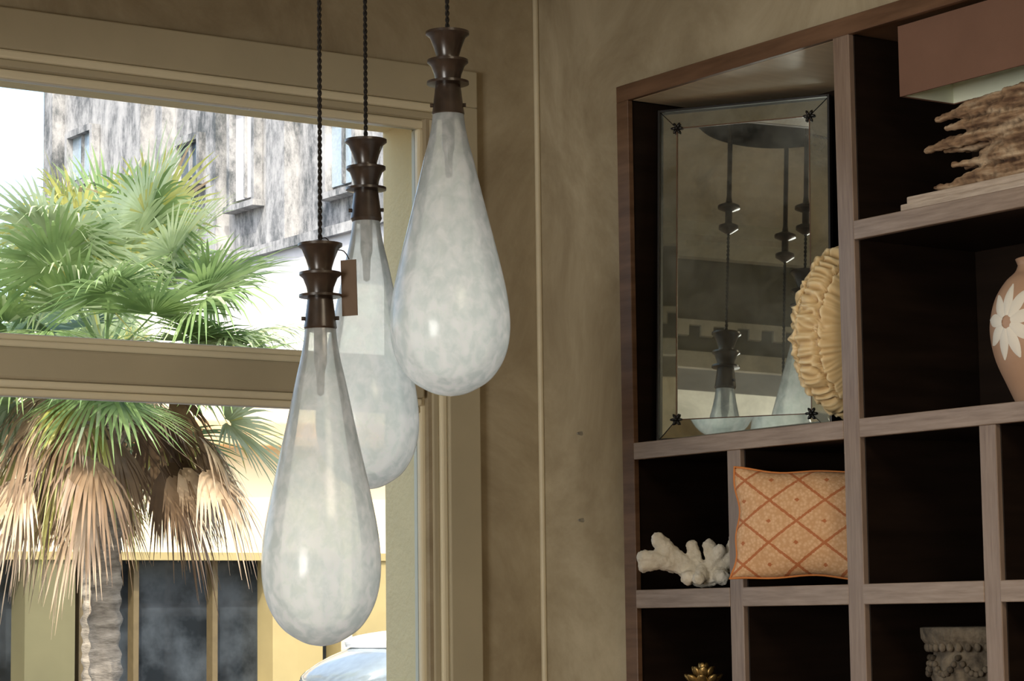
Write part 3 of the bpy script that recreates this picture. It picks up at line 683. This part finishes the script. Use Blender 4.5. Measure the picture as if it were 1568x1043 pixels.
def palm(px,py,hz,scale,seed,ngreen=46,ndead=40):
    rnd=random.Random(seed)
    root=empty('cabbage_palm',(px,py,-0.02))
    V=[];FC=[];MI=[]
    def leaf(az,el,pet,rad,droop,spread,nseg,mi,start):
        d=Vector((math.cos(az)*math.cos(el),math.sin(az)*math.cos(el),math.sin(el)))
        side=Vector((-math.sin(az),math.cos(az),0)); upv=side.cross(d)*-1
        if upv.z<0: upv=-upv
        hub=start+d*pet+Vector((0,0,-0.12*pet*pet*(math.cos(el))))
        w=0.016
        b=len(V); V.extend([start+side*w,start-side*w,hub-side*w*.6,hub+side*w*.6]); FC.append((b,b+1,b+2,b+3)); MI.append(mi)
        tw=rnd.uniform(-.6,.6)
        s2=(side*math.cos(tw)+upv*math.sin(tw)).normalized(); nn=d.cross(s2)
        for k in range(nseg):
            t=-1+2*(k+rnd.uniform(-.2,.2))/(nseg-1); a=t*spread
            dir=(d*math.cos(a)+s2*math.sin(a)+nn*0.18*abs(math.sin(a))).normalized()
            per=dir.cross(nn).normalized()
            ln=rad*(1-.22*abs(t))*rnd.uniform(.85,1.08)
            prev=None
            dr=droop*rnd.uniform(.6,1.5)
            for q,wd in ((0.05,.005),(.3,.019),(.6,.016),(.82,.009),(1.0,.001)):
                c=hub+dir*ln*q+Vector((0,0,-1))*dr*ln*q**2.6
                b=len(V); V.append(c+per*wd*scale); V.append(c-per*wd*scale)
                if prev is not None:
                    FC.append((prev,prev+1,b+1,b)); MI.append(mi if rnd.random()>.05 else min(4,mi+1))
                prev=b
    for i in range(ngreen):
        az=rnd.uniform(0,2*math.pi); el=math.radians(-38+ (rnd.random()**0.85)*118)
        r=rnd.random(); mi=0 if r<.5 else (1 if r<.92 else 2)
        leaf(az,el,rnd.uniform(.7,1.25)*scale,rnd.uniform(.7,.95)*scale,rnd.uniform(.12,.45),math.radians(108),38,mi,Vector((0,0,hz+rnd.uniform(-.15,.3))))
    for i in range(ndead):
        az=rnd.uniform(0,2*math.pi); el=math.radians(rnd.uniform(-66,-14))
        mi=3 if rnd.random()<.60 else 4
        if rnd.random()<.16: mi=2
        leaf(az,el,rnd.uniform(.45,1.08)*scale,rnd.uniform(.42,.64)*scale,rnd.uniform(.5,1.1),math.radians(65),26,mi,Vector((0,0,hz-rnd.uniform(0,.4))))
    me=bpy.data.meshes.new('fronds'); me.from_pydata(V,[],FC)
    for m in PM: me.materials.append(m)
    me.polygons.foreach_set('material_index',MI)
    obj('fronds',me,(),parent=root)
    prof=[]; z=0
    while z<hz:
        r=0.135+0.010*math.sin(z*40)+0.008*math.sin(z*17); 
        if z<0.3: r+=0.08*(0.3-z)/0.3
        prof.append((r,z)); z+=0.035
    prof.append((0.15,hz))
    lathe('trunk',prof,M['trunk'],parent=root,segs=24,fn=lambda a,z:1+0.06*math.sin(5*a+z*9)+0.04*math.sin(11*a-z*21))
    bm=bmesh.new()
    for i in range(40):
        a=rnd.uniform(0,6.28); zz=hz-rnd.uniform(0,0.9)
        Mx=Matrix.Translation((0.15*math.cos(a),0.15*math.sin(a),zz))@Matrix.Rotation(a,4,'Z')@Matrix.Rotation(rnd.uniform(.3,.7),4,'Y')
        bmesh.ops.create_cone(bm,segments=6,radius1=0.05,radius2=0.02,depth=0.34,cap_ends=True,matrix=Mx)
    bmobj('boots',bm,[M['trunk']],parent=root)
palm(9.45,20.22,4.0,1.12,5,62,56)
palm(6.2,25.5,4.3,1.05,9,34,22)
palm(12.15,26.3,4.0,0.95,15,34,14)

# ------------------------------------------------------------------ light
w=bpy.data.worlds.new('World'); S.world=w; w.use_nodes=True
nt=w.node_tree; bg=nt.nodes['Background']
sky=nt.nodes.new('ShaderNodeTexSky'); sky.sky_type='NISHITA'; sky.sun_disc=False; sky.sun_elevation=math.radians(48); sky.sun_rotation=math.radians(215); sky.dust_density=4.0; sky.air_density=1.0
nt.links.new(sky.outputs[0],bg.inputs[0]); bg.inputs[1].default_value=0.50
sun=bpy.data.lights.new('sun','SUN'); sun.energy=3.9; sun.angle=math.radians(1); sun.color=(1,.94,.84)
so=bpy.data.objects.new('sun',sun); COL.objects.link(so)
so.rotation_euler=Vector((-0.40,-0.55,0.72)).to_track_quat('Z','Y').to_euler()
def area(name,loc,dirv,sx,sy,en,col,portal=False):
    l=bpy.data.lights.new(name,'AREA'); l.shape='RECTANGLE'; l.size=sx; l.size_y=sy; l.energy=en; l.color=col
    o=bpy.data.objects.new(name,l); COL.objects.link(o); o.location=loc
    o.rotation_euler=(-Vector(dirv)).to_track_quat('Z','Y').to_euler()
    if portal: l.cycles.is_portal=True
    return o
area('window_daylight_portal',((X0+X1)/2,YW+0.12,(Z0+Z1)/2),(0,-1,0),2.0,2.1,1,(1,1,1),True)
area('west_fill_light',(-3.7,1.2,1.65),(1,0,0),1.9,1.8,230,(1.0,0.97,0.91))  # added area fill at the west opening to brighten the shelf fronts
area('ceiling_fill_light',(2.1,1.0,CZ-0.05),(0,0,-1),1.0,1.0,50,(1,0.84,0.62))  # added warm fill under the ceiling, no fixture modelled

# ------------------------------------------------------------------ camera
cam=bpy.data.cameras.new('camera'); co=bpy.data.objects.new('camera',cam); COL.objects.link(co)
cam.sensor_width=36; cam.lens=36*3750/1568; cam.clip_start=0.05; cam.clip_end=500
az=math.radians(55.5); pt=math.atan(425.5/3750); ro=0.0124
fw=Vector((math.cos(az)*math.cos(pt),math.sin(az)*math.cos(pt),math.sin(pt)))
rt=Vector((math.sin(az),-math.cos(az),0)); up=rt.cross(fw)
r2=rt*math.cos(ro)-up*math.sin(ro); u2=up*math.cos(ro)+rt*math.sin(ro)
co.matrix_world=Matrix(((r2.x,u2.x,-fw.x,0),(r2.y,u2.y,-fw.y,0),(r2.z,u2.z,-fw.z,EYE),(0,0,0,1)))
S.camera=co
